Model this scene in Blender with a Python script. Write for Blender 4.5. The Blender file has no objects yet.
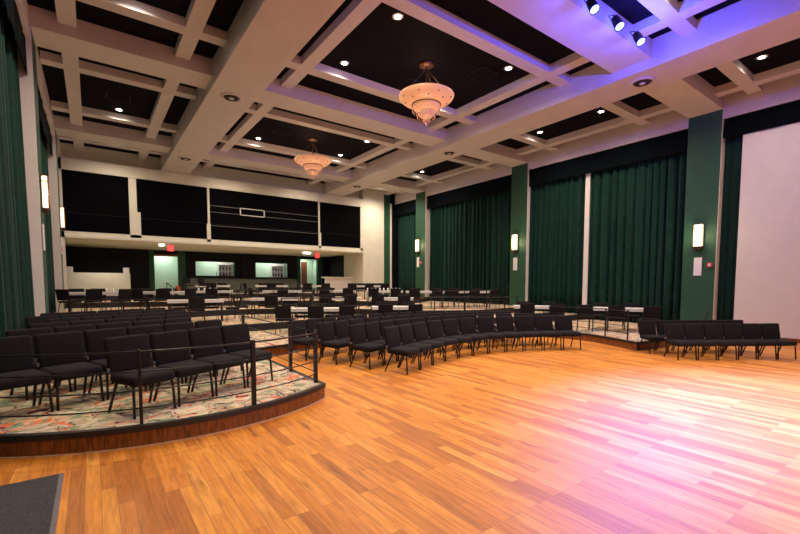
import bpy, bmesh, math, random
from mathutils import Vector, Matrix
R = math.radians
random.seed(7)
S = bpy.context.scene
C = S.collection

# ------------------------------------------------------------------ materials
def new_mat(name):
    m = bpy.data.materials.new(name); m.use_nodes = True
    nt = m.node_tree
    return m, nt, nt.nodes['Principled BSDF']

def paint(name, col, rough=.6, var=.06, scale=3.0, metal=0.0, spec=.5, bump=0.0, bscale=60, sheen=0.0):
    m, nt, b = new_mat(name)
    tc = nt.nodes.new('ShaderNodeTexCoord'); n = nt.nodes.new('ShaderNodeTexNoise')
    n.inputs['Scale'].default_value = scale; n.inputs['Detail'].default_value = 4
    nt.links.new(tc.outputs['Object'], n.inputs['Vector'])
    r = nt.nodes.new('ShaderNodeValToRGB')
    r.color_ramp.elements[0].position = .3; r.color_ramp.elements[1].position = .7
    r.color_ramp.elements[0].color = [c * (1 - var) for c in col] + [1]
    r.color_ramp.elements[1].color = [min(1, c * (1 + var)) for c in col] + [1]
    nt.links.new(n.outputs['Fac'], r.inputs['Fac']); nt.links.new(r.outputs['Color'], b.inputs['Base Color'])
    b.inputs['Roughness'].default_value = rough; b.inputs['Metallic'].default_value = metal
    b.inputs['Specular IOR Level'].default_value = spec
    if sheen:
        b.inputs['Sheen Weight'].default_value = sheen; b.inputs['Sheen Roughness'].default_value = .5
    if bump:
        n2 = nt.nodes.new('ShaderNodeTexNoise'); n2.inputs['Scale'].default_value = bscale
        nt.links.new(tc.outputs['Object'], n2.inputs['Vector'])
        bp = nt.nodes.new('ShaderNodeBump'); bp.inputs['Strength'].default_value = bump; bp.inputs['Distance'].default_value = .01
        nt.links.new(n2.outputs['Fac'], bp.inputs['Height']); nt.links.new(bp.outputs['Normal'], b.inputs['Normal'])
    return m

def glow(name, col, strength, base=None):
    m, nt, b = new_mat(name)
    b.inputs['Base Color'].default_value = list(base or col) + [1]
    b.inputs['Emission Color'].default_value = list(col) + [1]
    b.inputs['Emission Strength'].default_value = strength
    b.inputs['Roughness'].default_value = .4
    return m

def mix_rgb(nt, a, b, fac, mode='MIX'):
    x = nt.nodes.new('ShaderNodeMix'); x.data_type = 'RGBA'; x.blend_type = mode
    for sock, v in ((x.inputs['Factor'], fac), (x.inputs['A'], a), (x.inputs['B'], b)):
        if hasattr(v, 'is_output'): nt.links.new(v, sock)
        elif isinstance(v, (int, float)): sock.default_value = v
        else: sock.default_value = list(v) + [1]
    return x.outputs['Result']

def wood_floor():
    m, nt, b = new_mat('oak_strip_floor')
    tc = nt.nodes.new('ShaderNodeTexCoord')
    mp = nt.nodes.new('ShaderNodeMapping'); mp.inputs['Rotation'].default_value = (0, 0, R(90))
    nt.links.new(tc.outputs['Object'], mp.inputs['Vector'])
    br = nt.nodes.new('ShaderNodeTexBrick')
    br.offset = .37; br.offset_frequency = 3
    for k, v in (('Scale', 1.0), ('Mortar Size', .0022), ('Mortar Smooth', .3), ('Brick Width', .95), ('Row Height', .105), ('Bias', -.1)):
        br.inputs[k].default_value = v
    br.inputs['Color1'].default_value = (0, 0, 0, 1); br.inputs['Color2'].default_value = (1, 1, 1, 1); br.inputs['Mortar'].default_value = (.45, .45, .45, 1)
    nt.links.new(mp.outputs['Vector'], br.inputs['Vector'])
    tone = nt.nodes.new('ShaderNodeValToRGB')
    e = tone.color_ramp.elements
    e[0].position = 0; e[0].color = (.50, .165, .018, 1); e[1].position = 1; e[1].color = (.86, .40, .07, 1)
    for p, c in ((.3, (.68, .245, .026, 1)), (.6, (.76, .290, .035, 1)), (.8, (.80, .330, .045, 1))):
        q = e.new(p); q.color = c
    nt.links.new(br.outputs['Color'], tone.inputs['Fac'])
    g = nt.nodes.new('ShaderNodeMapping'); g.inputs['Scale'].default_value = (22, 1.6, 1)
    nt.links.new(tc.outputs['Object'], g.inputs['Vector'])
    n = nt.nodes.new('ShaderNodeTexNoise'); n.inputs['Scale'].default_value = 1.6; n.inputs['Detail'].default_value = 7; n.inputs['Distortion'].default_value = .6
    nt.links.new(g.outputs['Vector'], n.inputs['Vector'])
    gr = nt.nodes.new('ShaderNodeValToRGB'); gr.color_ramp.elements[0].position = .3; gr.color_ramp.elements[1].position = .62
    gr.color_ramp.elements[0].color = (.62, .50, .42, 1); gr.color_ramp.elements[1].color = (1, 1, 1, 1)
    nt.links.new(n.outputs['Fac'], gr.inputs['Fac'])
    c1 = mix_rgb(nt, tone.outputs['Color'], gr.outputs['Color'], .8, 'MULTIPLY')
    # knots and mineral streaks
    k = nt.nodes.new('ShaderNodeMapping'); k.inputs['Scale'].default_value = (5.5, .9, 1)
    nt.links.new(tc.outputs['Object'], k.inputs['Vector'])
    n3 = nt.nodes.new('ShaderNodeTexNoise'); n3.inputs['Scale'].default_value = 1.5; n3.inputs['Detail'].default_value = 5
    nt.links.new(k.outputs['Vector'], n3.inputs['Vector'])
    kr = nt.nodes.new('ShaderNodeValToRGB'); kr.color_ramp.elements[0].position = .61; kr.color_ramp.elements[1].position = .74
    kr.color_ramp.elements[0].color = (0, 0, 0, 1); kr.color_ramp.elements[1].color = (.75, .75, .75, 1)
    nt.links.new(n3.outputs['Fac'], kr.inputs['Fac'])
    c2 = mix_rgb(nt, c1, (.20, .055, .02), kr.outputs['Color'])
    c3 = mix_rgb(nt, c2, (.30, .11, .03), br.outputs['Fac'])
    nt.links.new(c3, b.inputs['Base Color'])
    b.inputs['Roughness'].default_value = .46; b.inputs['Specular IOR Level'].default_value = .4
    b.inputs['Coat Weight'].default_value = .06; b.inputs['Coat Roughness'].default_value = .2
    bp = nt.nodes.new('ShaderNodeBump'); bp.inputs['Strength'].default_value = .12; bp.inputs['Distance'].default_value = .004
    nt.links.new(n.outputs['Fac'], bp.inputs['Height']); nt.links.new(bp.outputs['Normal'], b.inputs['Normal'])
    return m

def riser_wood():
    m, nt, b = new_mat('riser_wood')
    tc = nt.nodes.new('ShaderNodeTexCoord'); g = nt.nodes.new('ShaderNodeMapping'); g.inputs['Scale'].default_value = (14, 14, 2.2)
    nt.links.new(tc.outputs['Object'], g.inputs['Vector'])
    n = nt.nodes.new('ShaderNodeTexNoise'); n.inputs['Scale'].default_value = 3; n.inputs['Detail'].default_value = 6
    nt.links.new(g.outputs['Vector'], n.inputs['Vector'])
    r = nt.nodes.new('ShaderNodeValToRGB'); r.color_ramp.elements[0].color = (.10, .030, .006, 1); r.color_ramp.elements[1].color = (.26, .085, .018, 1)
    r.color_ramp.elements[0].position = .35; r.color_ramp.elements[1].position = .65
    nt.links.new(n.outputs['Fac'], r.inputs['Fac']); nt.links.new(r.outputs['Color'], b.inputs['Base Color'])
    b.inputs['Roughness'].default_value = .4
    return m

def carpet():
    m, nt, b = new_mat('floral_carpet')
    tc = nt.nodes.new('ShaderNodeTexCoord')
    w = nt.nodes.new('ShaderNodeTexNoise'); w.inputs['Scale'].default_value = 2.2; w.inputs['Detail'].default_value = 2
    nt.links.new(tc.outputs['Object'], w.inputs['Vector'])
    wv = nt.nodes.new('ShaderNodeVectorMath'); wv.operation = 'MULTIPLY_ADD'
    wv.inputs[1].default_value = (.5, .5, 0)
    nt.links.new(w.outputs['Color'], wv.inputs[0]); nt.links.new(tc.outputs['Object'], wv.inputs[2])
    def blob(scale, lo, hi, off):
        mp = nt.nodes.new('ShaderNodeMapping'); mp.inputs['Location'].default_value = (off, off * 1.7, 0)
        nt.links.new(wv.outputs[0], mp.inputs['Vector'])
        v = nt.nodes.new('ShaderNodeTexNoise'); v.inputs['Scale'].default_value = scale; v.inputs['Detail'].default_value = 1.5; v.inputs['Distortion'].default_value = 1.2
        nt.links.new(mp.outputs['Vector'], v.inputs['Vector'])
        r = nt.nodes.new('ShaderNodeValToRGB'); r.color_ramp.elements[0].position = lo; r.color_ramp.elements[1].position = hi
        nt.links.new(v.outputs['Fac'], r.inputs['Fac']); return r.outputs['Color']
    def vein(scale, width, off):
        mp = nt.nodes.new('ShaderNodeMapping'); mp.inputs['Location'].default_value = (off, off, 0)
        nt.links.new(wv.outputs[0], mp.inputs['Vector'])
        v = nt.nodes.new('ShaderNodeTexVoronoi'); v.feature = 'DISTANCE_TO_EDGE'; v.inputs['Scale'].default_value = scale
        nt.links.new(mp.outputs['Vector'], v.inputs['Vector'])
        r = nt.nodes.new('ShaderNodeValToRGB'); r.color_ramp.elements[0].position = 0; r.color_ramp.elements[1].position = width
        r.color_ramp.elements[0].color = (1, 1, 1, 1); r.color_ramp.elements[1].color = (0, 0, 0, 1)
        nt.links.new(v.outputs['Distance'], r.inputs['Fac']); return r.outputs['Color']
    c = mix_rgb(nt, (.56, .44, .29), (.76, .66, .48), blob(5.0, .4, .6, 0))
    c = mix_rgb(nt, c, (.25, .31, .19), blob(4.6, .53, .60, 3.1))
    c = mix_rgb(nt, c, (.78, .22, .11), blob(3.8, .585, .64, 7.7))
    c = mix_rgb(nt, c, (.85, .45, .27), blob(7.0, .60, .66, 5.2))
    c = mix_rgb(nt, c, (.20, .025, .05), blob(7.5, .625, .665, 11.3))
    vm = mix_rgb(nt, (0, 0, 0), vein(4.2, .06, 1.4), blob(2.9, .5, .58, 21.0))
    c = mix_rgb(nt, c, (.06, .06, .05), vm)
    sp = nt.nodes.new('ShaderNodeTexNoise'); sp.inputs['Scale'].default_value = 90; sp.inputs['Detail'].default_value = 2
    nt.links.new(tc.outputs['Object'], sp.inputs['Vector'])
    sr = nt.nodes.new('ShaderNodeValToRGB'); sr.color_ramp.elements[0].position = .35; sr.color_ramp.elements[0].color = (.68, .66, .62, 1); sr.color_ramp.elements[1].position = .6
    nt.links.new(sp.outputs['Fac'], sr.inputs['Fac'])
    c = mix_rgb(nt, c, sr.outputs['Color'], .7, 'MULTIPLY')
    nt.links.new(c, b.inputs['Base Color'])
    b.inputs['Roughness'].default_value = .95; b.inputs['Specular IOR Level'].default_value = .1
    return m

def ceiling_tile():
    m, nt, b = new_mat('dark_ceiling_tiles')
    tc = nt.nodes.new('ShaderNodeTexCoord'); br = nt.nodes.new('ShaderNodeTexBrick'); br.offset = 0
    for k, v in (('Scale', 1.0), ('Mortar Size', .012), ('Brick Width', .62), ('Row Height', .62), ('Mortar Smooth', .2)):
        br.inputs[k].default_value = v
    br.inputs['Color1'].default_value = (.0045, .0035, .0065, 1); br.inputs['Color2'].default_value = (.0065, .005, .009, 1); br.inputs['Mortar'].default_value = (.002, .002, .003, 1)
    nt.links.new(tc.outputs['Object'], br.inputs['Vector']); nt.links.new(br.outputs['Color'], b.inputs['Base Color'])
    b.inputs['Roughness'].default_value = .85; b.inputs['Specular IOR Level'].default_value = .08
    return m

M = {}
M['floor'] = wood_floor(); M['riser'] = riser_wood(); M['carpet'] = carpet(); M['tile'] = ceiling_tile()
M['beam'] = paint('cream_beam_paint', (.62, .56, .55), .65, .04, 2)
M['cream'] = paint('cream_wall_paint', (.70, .66, .54), .7, .05, 2)
M['white'] = paint('white_wall_paint', (.72, .68, .62), .75, .03, 3)
M['strip'] = paint('white_pilaster_edge', (.74, .68, .60), .6, .03, 3)
M['green'] = paint('green_wall_paint', (.013, .072, .032), .6, .08, 3)
M['velvet'] = paint('green_velvet', (.0038, .030, .019), .9, .25, 6, sheen=.03, spec=.2)
M['valance'] = paint('dark_green_valance_cloth', (.0015, .004, .0055), .95, .15, 6, spec=.1)
M['dark'] = paint('black_wall_paint', (.003, .003, .004), .7, .2, 4, spec=.3)
M['screen'] = paint('black_blind_cloth', (.0020, .0016, .0026), .9, .15, 2, spec=.05)
M['barwall'] = paint('grey_green_bar_front', (.20, .23, .18), .6, .1, 4)
M['mint'] = paint('mint_wall_paint', (.50, .68, .55), .7, .04, 2)
M['fabric'] = paint('black_seat_fabric', (.0068, .0050, .0052), .9, .25, 40, bump=.2, bscale=400, sheen=.03, spec=.25)
M['metal'] = paint('black_tube_metal', (.020, .017, .016), .38, .15, 12, metal=.35)
M['rail'] = paint('black_rail_metal', (.012, .011, .012), .32, .15, 12, metal=.3)
M['nosing'] = paint('black_nosing', (.014, .012, .014), .5, .2, 10)
M['plastic'] = paint('grey_bracket_plastic', (.13, .12, .12), .5, .1, 20)
M['tablewhite'] = paint('white_table_laminate', (.66, .62, .56), .45, .04, 4)
M['glass'] = paint('frosted_drinking_glass', (.75, .75, .72), .25, .05, 8)
M['bronze'] = paint('bronze_fitting', (.10, .05, .03), .4, .15, 10, metal=.6)
M['vent'] = paint('white_vent_metal', (.62, .54, .46), .5, .05, 10)
M['ventdark'] = paint('vent_slot_dark', (.02, .018, .02), .8, .1, 10)
M['wood'] = paint('brown_door_wood', (.20, .055, .02), .5, .2, 5)
M['shoe'] = paint('base_shoe_wood_highlit', (.52, .33, .22), .3, .2, 14)  # wood tone lightened to imitate a highlight along the platform foot
M['mat'] = paint('charcoal_mat', (.050, .046, .050), .95, .35, 45, bump=.3, bscale=200)
M['matedge'] = paint('mat_binding', (.16, .15, .15), .9, .1, 30)
M['plaque'] = paint('white_plaque', (.75, .70, .70), .6, .03, 6)
M['red'] = paint('red_plastic', (.55, .05, .05), .4, .06, 8)
M['orange'] = paint('orange_red_paint', (.62, .11, .04), .5, .08, 6)
M['lens'] = glow('downlight_lens', (1.0, .95, .85), 40)
M['bluelens'] = glow('blue_lamp_lens', (.26, .30, 1.0), 3.2)
M['sconce'] = glow('sconce_glass', (1.0, .80, .54), 1.8)
M['chandglass'] = glow('chandelier_glass', (1.0, .42, .20), .45, (.55, .29, .16))
M['crystal'] = glow('crystal_drops', (1.0, .40, .24), .22, (.45, .25, .16))
M['exit'] = glow('exit_sign_red', (1.0, .03, .03), 3.0)
M['exitlight'] = glow('emergency_lamp', (1.0, .97, .85), 4.0)

# ------------------------------------------------------------------ mesh helpers
class MB:
    def __init__(self): self.bm = bmesh.new()
    def box(self, x0, x1, y0, y1, z0, z1, bev=0.0, mat=None, seg=2):
        t = bmesh.new(); bmesh.ops.create_cube(t, size=1)
        for v in t.verts:
            v.co = Vector((x0 + (v.co.x + .5) * (x1 - x0), y0 + (v.co.y + .5) * (y1 - y0), z0 + (v.co.z + .5) * (z1 - z0)))
        if bev: bmesh.ops.bevel(t, geom=t.edges[:], offset=bev, segments=seg, profile=.5, affect='EDGES')
        if mat is not None: t.transform(mat)
        self.add(t); return self
    def add(self, t):
        me = bpy.data.meshes.new('tmp'); t.to_mesh(me); t.free(); self.bm.from_mesh(me); bpy.data.meshes.remove(me)
    def tube(self, pts, r, seg=8, closed=False):
        pts = [Vector(p) for p in pts]; n = len(pts); rings = []
        for i, p in enumerate(pts):
            a = pts[i - 1] if (i > 0 or closed) else p; b = pts[(i + 1) % n] if (i < n - 1 or closed) else p
            d = (b - a).normalized(); up = Vector((0, 0, 1)) if abs(d.z) < .95 else Vector((1, 0, 0))
            s = d.cross(up).normalized(); u = s.cross(d)
            rr = r[i] if isinstance(r, (list, tuple)) else r
            rings.append([self.bm.verts.new(p + (s * math.cos(t) + u * math.sin(t)) * rr) for t in [2 * math.pi * k / seg for k in range(seg)]])
        for i in range(n if closed else n - 1):
            A, B = rings[i], rings[(i + 1) % n]
            for k in range(seg): self.bm.faces.new((A[k], A[(k + 1) % seg], B[(k + 1) % seg], B[k]))
        if not closed:
            self.bm.faces.new(rings[0][::-1]); self.bm.faces.new(rings[-1])
        return self
    def lathe(self, prof, seg=32, c=(0, 0, 0)):
        rings = []
        for r, z in prof:
            rings.append([self.bm.verts.new((c[0] + r * math.cos(2 * math.pi * k / seg), c[1] + r * math.sin(2 * math.pi * k / seg), c[2] + z)) for k in range(seg)])
        for A, B in zip(rings, rings[1:]):
            for k in range(seg): self.bm.faces.new((A[k], A[(k + 1) % seg], B[(k + 1) % seg], B[k]))
        if prof[0][0] > 1e-4: self.bm.faces.new(rings[0][::-1])
        if prof[-1][0] > 1e-4: self.bm.faces.new(rings[-1])
        return self
    def prism(self, poly, z0, z1):
        b = [self.bm.verts.new((x, y, z0)) for x, y in poly]; t = [self.bm.verts.new((x, y, z1)) for x, y in poly]
        n = len(poly)
        self.bm.faces.new(t); self.bm.faces.new(b[::-1])
        for i in range(n): self.bm.faces.new((b[i], b[(i + 1) % n], t[(i + 1) % n], t[i]))
        return self
    def build(self, name, m, parent=None, smooth=False, origin=None):
        bmesh.ops.recalc_face_normals(self.bm, faces=self.bm.faces)
        if origin is not None: bmesh.ops.translate(self.bm, verts=self.bm.verts, vec=-Vector(origin))
        me = bpy.data.meshes.new(name); self.bm.to_mesh(me); self.bm.free()
        me.materials.append(M[m] if isinstance(m, str) else m)
        if smooth:
            for p in me.polygons: p.use_smooth = True
        o = bpy.data.objects.new(name, me); C.objects.link(o)
        if origin is not None: o.location = origin
        if parent is not None: o.parent = parent
        return o

def smooth_angle(o, ang=40):
    me = o.data
    for p in me.polygons: p.use_smooth = True
    bm = bmesh.new(); bm.from_mesh(me)
    for e in bm.edges:
        if len(e.link_faces) == 2 and e.calc_face_angle(0) > R(ang): e.smooth = False
    bm.to_mesh(me); bm.free(); return o

def tag(o, label=None, cat=None, group=None, kind=None):
    if label: o['label'] = label
    if cat: o['category'] = cat
    if group: o['group'] = group
    if kind: o['kind'] = kind
    return o
def empty(name, loc=(0, 0, 0), rz=0.0):
    o = bpy.data.objects.new(name, None); C.objects.link(o); o.empty_display_size = .1
    o.location = loc; o.rotation_euler = (0, 0, rz); return o
def copy_tree(o, parent=None):
    c = o.copy(); C.objects.link(c)
    if parent is not None: c.parent = parent
    for ch in list(o.children): copy_tree(ch, c)
    return c
def struct(o, kind='structure'): o['kind'] = kind; return o
def delete_tree(o):
    for ch in list(o.children): delete_tree(ch)
    bpy.data.objects.remove(o, do_unlink=True)

# ------------------------------------------------------------------ the room
XL, XR = -.87, 16.37           # pilaster faces
WL, WR = -1.42, 16.92          # wall planes behind the curtains
YB, YF = 22.9, -4.2
ZB, ZM, ZN, ZC = 7.03, 7.26, 7.49, 7.70
B1, B2 = (2.82, 4.04), (11.30, 12.54)
CROSS = [(-2.42, -1.48), (4.96, 5.92), (12.36, 13.30), (19.72, 20.66)]
TIER = .22
struct(MB().box(WL - .1, WR + .1, YF - .1, 23.5, -.15, 0).build('floor', 'floor'))
struct(MB().box(WL - .2, WR + .2, YF - .2, 23.6, ZC, ZC + .15).build('ceiling', 'tile'))
struct(MB().box(WL - .2, WL, YF - .1, 29.8, 0, ZC).build('wall_left', 'green'))
struct(MB().box(WR, WR + .2, YF - .1, 29.8, 0, ZC).build('wall_right', 'green'))
struct(MB().box(WL, WR, YF - .3, YF - .1, 0, ZC).build('wall_front', 'cream'))
# upper back wall with its three blinded openings, the sill lip and the low ceiling under the balcony
struct(MB().box(WL, WR, 23.35, 23.6, 6.3, ZC).build('wall_back', 'cream'))
struct(MB().box(WL, 13.9, YB, 23.35, 6.5, 7.0).build('wall_header', 'cream'))
# terraces ---------------------------------------------------------
def arc(cx, cy, r, x0, x1, n):
    return [(x0 + (x1 - x0) * i / n, cy - math.sqrt(max(0, r * r - (x0 + (x1 - x0) * i / n - cx) ** 2))) for i in range(n + 1)]
def smoothline(P, n=5):
    out = []
    for i in range(len(P) - 1):
        p0 = Vector(P[max(i - 1, 0)]); p1 = Vector(P[i]); p2 = Vector(P[i + 1]); p3 = Vector(P[min(i + 2, len(P) - 1)])
        for k in range(n):
            t = k / n
            q = .5 * ((2 * p1) + (p2 - p0) * t + (2 * p0 - 5 * p1 + 4 * p2 - p3) * t * t + (3 * p1 - p0 - 3 * p2 + p3) * t ** 3)
            out.append((q.x, q.y))
    out.append(tuple(P[-1])); return out
F1 = [(WL, 5.9)] + arc(.9, 8, 3.0, XL, 2.72, 26) + [(2.72, 7.6), (2.72, 9.55)] + smoothline([(3.3, 9.7), (4.2, 9.95), (5.5, 10.3), (7.3, 10.45), (9, 9.95), (10.5, 9.15), (11.55, 8.2), (11.9, 7.0), (11.6, 5.9), (11.15, 5.0)], 4) + [(12.2, 4.85), (13.6, 4.88), (15.0, 5.05), (XR, 5.35), (WR, 5.4)]
F2 = smoothline([(WL, 12.55), (2, 12.95), (4.6, 13.25), (5.8, 13.35), (7, 13.2), (8.4, 12.75), (9.6, 11.85), (11.5, 10.65), (13.5, 9.9), (WR, 9.45)], 4)
F3 = smoothline([(WL, 15.3), (2, 16.7), (4.2, 17.35), (6, 17.0), (8, 15.7), (9.4, 14.1), (10.4, 12.6), (11.8, 11.75), (13.5, 11.65), (WR, 12.36)], 4)
F4 = smoothline([(WL, 22.0), (1.5, 21.7), (3.3, 20.95), (6, 20.3), (8, 19.0), (9.6, 17.2), (11.4, 16.3), (13.2, 17.2), (WR, 19.7)], 4)
F5 = smoothline([(WL, 24.1), (3, 24.4), (7, 24.7), (11, 24.4), (WR, 24.1)], 4)
def offset_line(P, d):
    out = []
    for i, p in enumerate(P):
        a = Vector(P[max(i - 1, 0)]); b = Vector(P[min(i + 1, len(P) - 1)]); t = (b - a).normalized()
        out.append((p[0] + t.y * d, p[1] - t.x * d))
    return out
def ribbon(P, d0, d1, z0, z1):
    mb = MB(); A = offset_line(P, d0); B = offset_line(P, d1); bm = mb.bm
    rows = []
    for a, b in zip(A, B):
        rows.append([bm.verts.new((a[0], a[1], z0)), bm.verts.new((b[0], b[1], z0)), bm.verts.new((b[0], b[1], z1)), bm.verts.new((a[0], a[1], z1))])
    for r, s in zip(rows, rows[1:]):
        for k in range(4): bm.faces.new((r[k], s[k], s[(k + 1) % 4], r[(k + 1) % 4]))
    bm.faces.new(rows[0]); bm.faces.new(rows[-1][::-1]); return mb
for i, F in enumerate([F1, F2, F3, F4, F5]):
    z0, z1 = i * TIER, (i + 1) * TIER
    yb = 23.5 if i < 4 else 29.8
    if i == 3: yb = 29.8
    o = struct(MB().prism(F + [(WR, yb), (WL, yb)], z0, z1).build('floor_terrace', 'carpet'))
    struct(ribbon(F, -.0, .012, z0, z1 - .055).build('riser', 'riser' if i == 0 else 'nosing', o))
    struct(ribbon(F, -.045, .03, z1 - .055, z1 + .004).build('nosing', 'nosing', o))
# shoe strip around the foot of the platform, highlight painted into its colour
struct(ribbon(F1[1:29], .014, .030, 0, .012).build('trim_1', 'shoe'))

# ceiling beams ----------------------------------------------------
for x0, x1 in (B1, B2):
    struct(MB().box(x0, x1, YF, YB, ZB, ZC).build('ceiling_beam', 'beam'))
for y0, y1 in CROSS:
    for xa, xb in ((WL, B1[0]), (B1[1], B2[0]), (B2[1], WR)):
        struct(MB().box(xa, xb, y0, y1, ZM, ZC).build('ceiling_beam', 'beam'))
bays_y = [(CROSS[0][1], CROSS[1][0]), (CROSS[1][1], CROSS[2][0]), (CROSS[2][1], CROSS[3][0]), (CROSS[3][1], 23.35)]
for (xa, xb, xs) in ((XL, B1[0], (-.24, 2.09)), (B1[1], B2[0], (4.85, 10.49)), (B2[1], XR, (13.23, 15.69))):
    w = .17
    for k, (ya, yb) in enumerate(bays_y):
        ys = (ya + 1.40, yb - (1.36 if k else .78)) if k < 3 else (ya + 1.2,)
        for x in xs:
            struct(MB().box(x - w, x + w, ya, yb, ZN, ZC).build('ceiling_batten', 'beam'))
        for y in ys:
            cuts = [xa] + [v for x in xs for v in (x - w, x + w)] + [xb]
            for p, q in zip(cuts[::2], cuts[1::2]):
                if q - p > .05: struct(MB().box(p, q, y - w, y + w, ZN, ZC).build('ceiling_batten', 'beam'))
# perimeter headers over the curtains
struct(MB().box(XR + .03, WR, YF, 23.35, 6.96, ZC).build('wall_header', 'beam'))
struct(MB().box(WL, XL - .03, YF, 23.35, 6.96, ZC).build('wall_header', 'beam'))

# pilasters with white edges ---------------------------------------
for side, xf, xw in (('right', XR, WR), ('left', XL, WL)):
    for j, (y0, y1) in enumerate(CROSS[1:]):
        a, b = min(xf, xw), max(xf, xw)
        p = struct(MB().box(a, b, y0 + .012, y1, 0, ZM).build('pilaster', 'green'))
        struct(MB().box(a, b, y0, y0 + .012, 0, ZM - .002).build('edge_strip', 'strip', p))
# corner pier at the right end of the balcony
struct(MB().box(13.9, 15.5, YB, 25.4, .88, ZC).build('wall_pier', 'cream'))
struct(MB().box(15.5, 16.0, YB + .04, 23.4, .88, ZC).build('wall_pier', 'green'))
struct(MB().box(16.0, 16.14, YB + .02, 23.4, .88, 6.96).build('trim_2', 'strip'))
struct(MB().box(16.14, WR, YB + .06, 23.4, .88, ZC).build('wall_pier', 'valance'))
struct(MB().box(WL, XL - .3, YB + .06, 23.4, .66, ZC).build('wall_pier', 'valance'))
struct(MB().box(XL - .3, XL, YB, 23.4, .66, ZC).build('trim_3', 'strip'))
# white wall panel (screen) beside the stage on the right, with a wooden baseboard
struct(MB().box(XR + .11, WR, YF, 4.45, .12, 6.34).build('wall_right', 'white'))
struct(MB().box(XR + .08, WR, YF, 4.45, 0, .12).build('baseboard_right', 'riser'))
struct(MB().box(XR + .22, XR + .28, 9.47, 9.66, .44, 6.9).build('trim_4', 'strip'))

# ------------------------------------------------------------------ curtains and valances
def curtain(name, x, y0, y1, z0, z1, pitch, amp, label, cat='curtain', mat='velvet', group=None):
    rnd = random.Random(int(y0 * 100) + int(x * 10)); L = y1 - y0; n = max(24, int(L / pitch * 10)); rows = 7
    bm = bmesh.new(); ph = rnd.random() * 6; grid = []
    w1, w2 = rnd.random() * 6, rnd.random() * 6
    for j in range(rows + 1):
        t = j / rows; line = []
        for i in range(n + 1):
            s = L * i / n
            a = 2 * math.pi * s / pitch + 1.6 * math.sin(s * 1.9 + w1) + 1.0 * math.sin(s * 4.7 + w2)
            f = amp * (math.sin(a + ph) * (.75 + .25 * math.sin(s * 2.3 + w2)) + .35 * math.sin(2 * a + 1.2 + .8 * t))
            f *= (1.0 - .35 * t)
            line.append(bm.verts.new((x + f, y0 + s + .02 * math.sin(a * .5 + 3 * t), z0 + (z1 - z0) * t)))
        grid.append(line)
    for A, B in zip(grid, grid[1:]):
        for i in range(n): bm.faces.new((A[i], A[i + 1], B[i + 1], B[i]))
    mb = MB(); mb.bm.free(); mb.bm = bm
    o = mb.build(name, mat, None, True)
    md = o.modifiers.new('thick', 'SOLIDIFY'); md.thickness = .012
    return tag(o, label, cat, group)
cx = XR + .30; zt = 6.30
GR = 'green velvet curtains on the right wall'
curtain('curtain', cx, 4.46, 4.93, .02, 6.9, .24, .07, 'narrow dark green curtain between white wall panel and nearest pilaster', group=GR)
curtain('curtain', cx, 5.95, 9.44, .24, 6.9, .30, .12, 'green velvet curtain right of the thin white strip', group=GR)
curtain('curtain', cx, 9.68, 12.33, .46, 6.9, .28, .115, 'green velvet curtain left of the thin white strip', group=GR)
curtain('curtain', cx, 13.33, 16.48, .68, 6.9, .29, .12, 'green velvet curtain, right half of the pair between two sconce pilasters', group=GR)
curtain('curtain', cx, 16.53, 19.69, .68, 6.9, .28, .115, 'green velvet curtain, left half of the pair between two sconce pilasters', group=GR)
curtain('curtain', cx, 20.68, 22.88, .90, 6.9, .28, .11, 'green velvet curtain nearest the cream corner pier', group=GR)
GLc = 'green velvet curtains on the left wall'
cl = XL - .30
curtain('curtain', cl, 6.2, 12.30, .24, 6.9, .50, .13, 'green velvet curtain at the left wall beside the rows of chairs', group=GLc)
curtain('curtain', cl, 13.33, 19.69, .68, 6.9, .46, .13, 'green curtain on the left wall between the two lit pilasters', group=GLc)
curtain('curtain', cl, 20.68, 22.88, .68, 6.9, .26, .06, 'narrow green curtain in the left back corner', group=GLc)
def valance(x, y0, y1, z0, label):
    curtain('valance', x, y0, y1, z0, 6.95, .9, .018, label, 'valance', 'valance', 'dark valances over the curtains')
vx = XR + .09
valance(vx, 5.93, 12.35, zt - .1, 'dark green flat valance over the white strip bay')
valance(vx, 13.31, 19.71, zt - .1, 'dark green flat valance over the curtain pair')
valance(vx, 20.67, 22.92, zt - .1, 'dark green flat valance by the corner pier')
valance(XR + .07, -4.1, 4.94, 6.345, 'dark valance above the white wall panel')
valance(XL - .11, 6.2, 12.34, zt - .1, 'dark valance over the left curtain beside the chair rows')
valance(XL - .11, 13.32, 19.7, zt - .1, 'dark valance between the two lit pilasters on the left')

# ------------------------------------------------------------------ back wall: blinds, balcony lip, bar
ZL = 3.72
struct(MB().box(XL, 13.9, YB + .12, 23.3, ZL, 6.5).build('wall_back', 'dark'))
def blind(x0, x1, label):
    r = empty('blind', ((x0 + x1) / 2, YB + .1, ZL + .06)); tag(r, label, 'blind', 'black blinds above the balcony lip')
    mb = MB().box(x0, x1, YB + .06, YB + .1, ZL + .06, 6.49); p = mb.build('blind_cloth', 'screen', r); p.matrix_parent_inverse = Matrix.Translation(r.location).inverted()
    q = MB().box(x0, x1, YB + .045, YB + .06, ZL + .98, ZL + 1.0).build('hem_bar', 'dark', r); q.matrix_parent_inverse = Matrix.Translation(r.location).inverted()
    return r
blind(XL + .02, 1.48, 'black blind at the left end of the back wall')
blind(1.82, 4.80, 'black blind between the wide cream post and the lined blind')
blind(10.98, 13.72, 'black blind next to the cream corner pier')
r = blind(4.94, 10.86, 'wide black blind with thin grey lines and a small outlined window')
mb = MB()
for z in (5.63, 5.31, 4.63): mb.box(4.96, 10.84, YB + .035, YB + .058, z - .012, z + .012)
q = mb.build('grey_line', 'plastic', r); q.matrix_parent_inverse = Matrix.Translation(r.location).inverted()
mb = MB()
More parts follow.
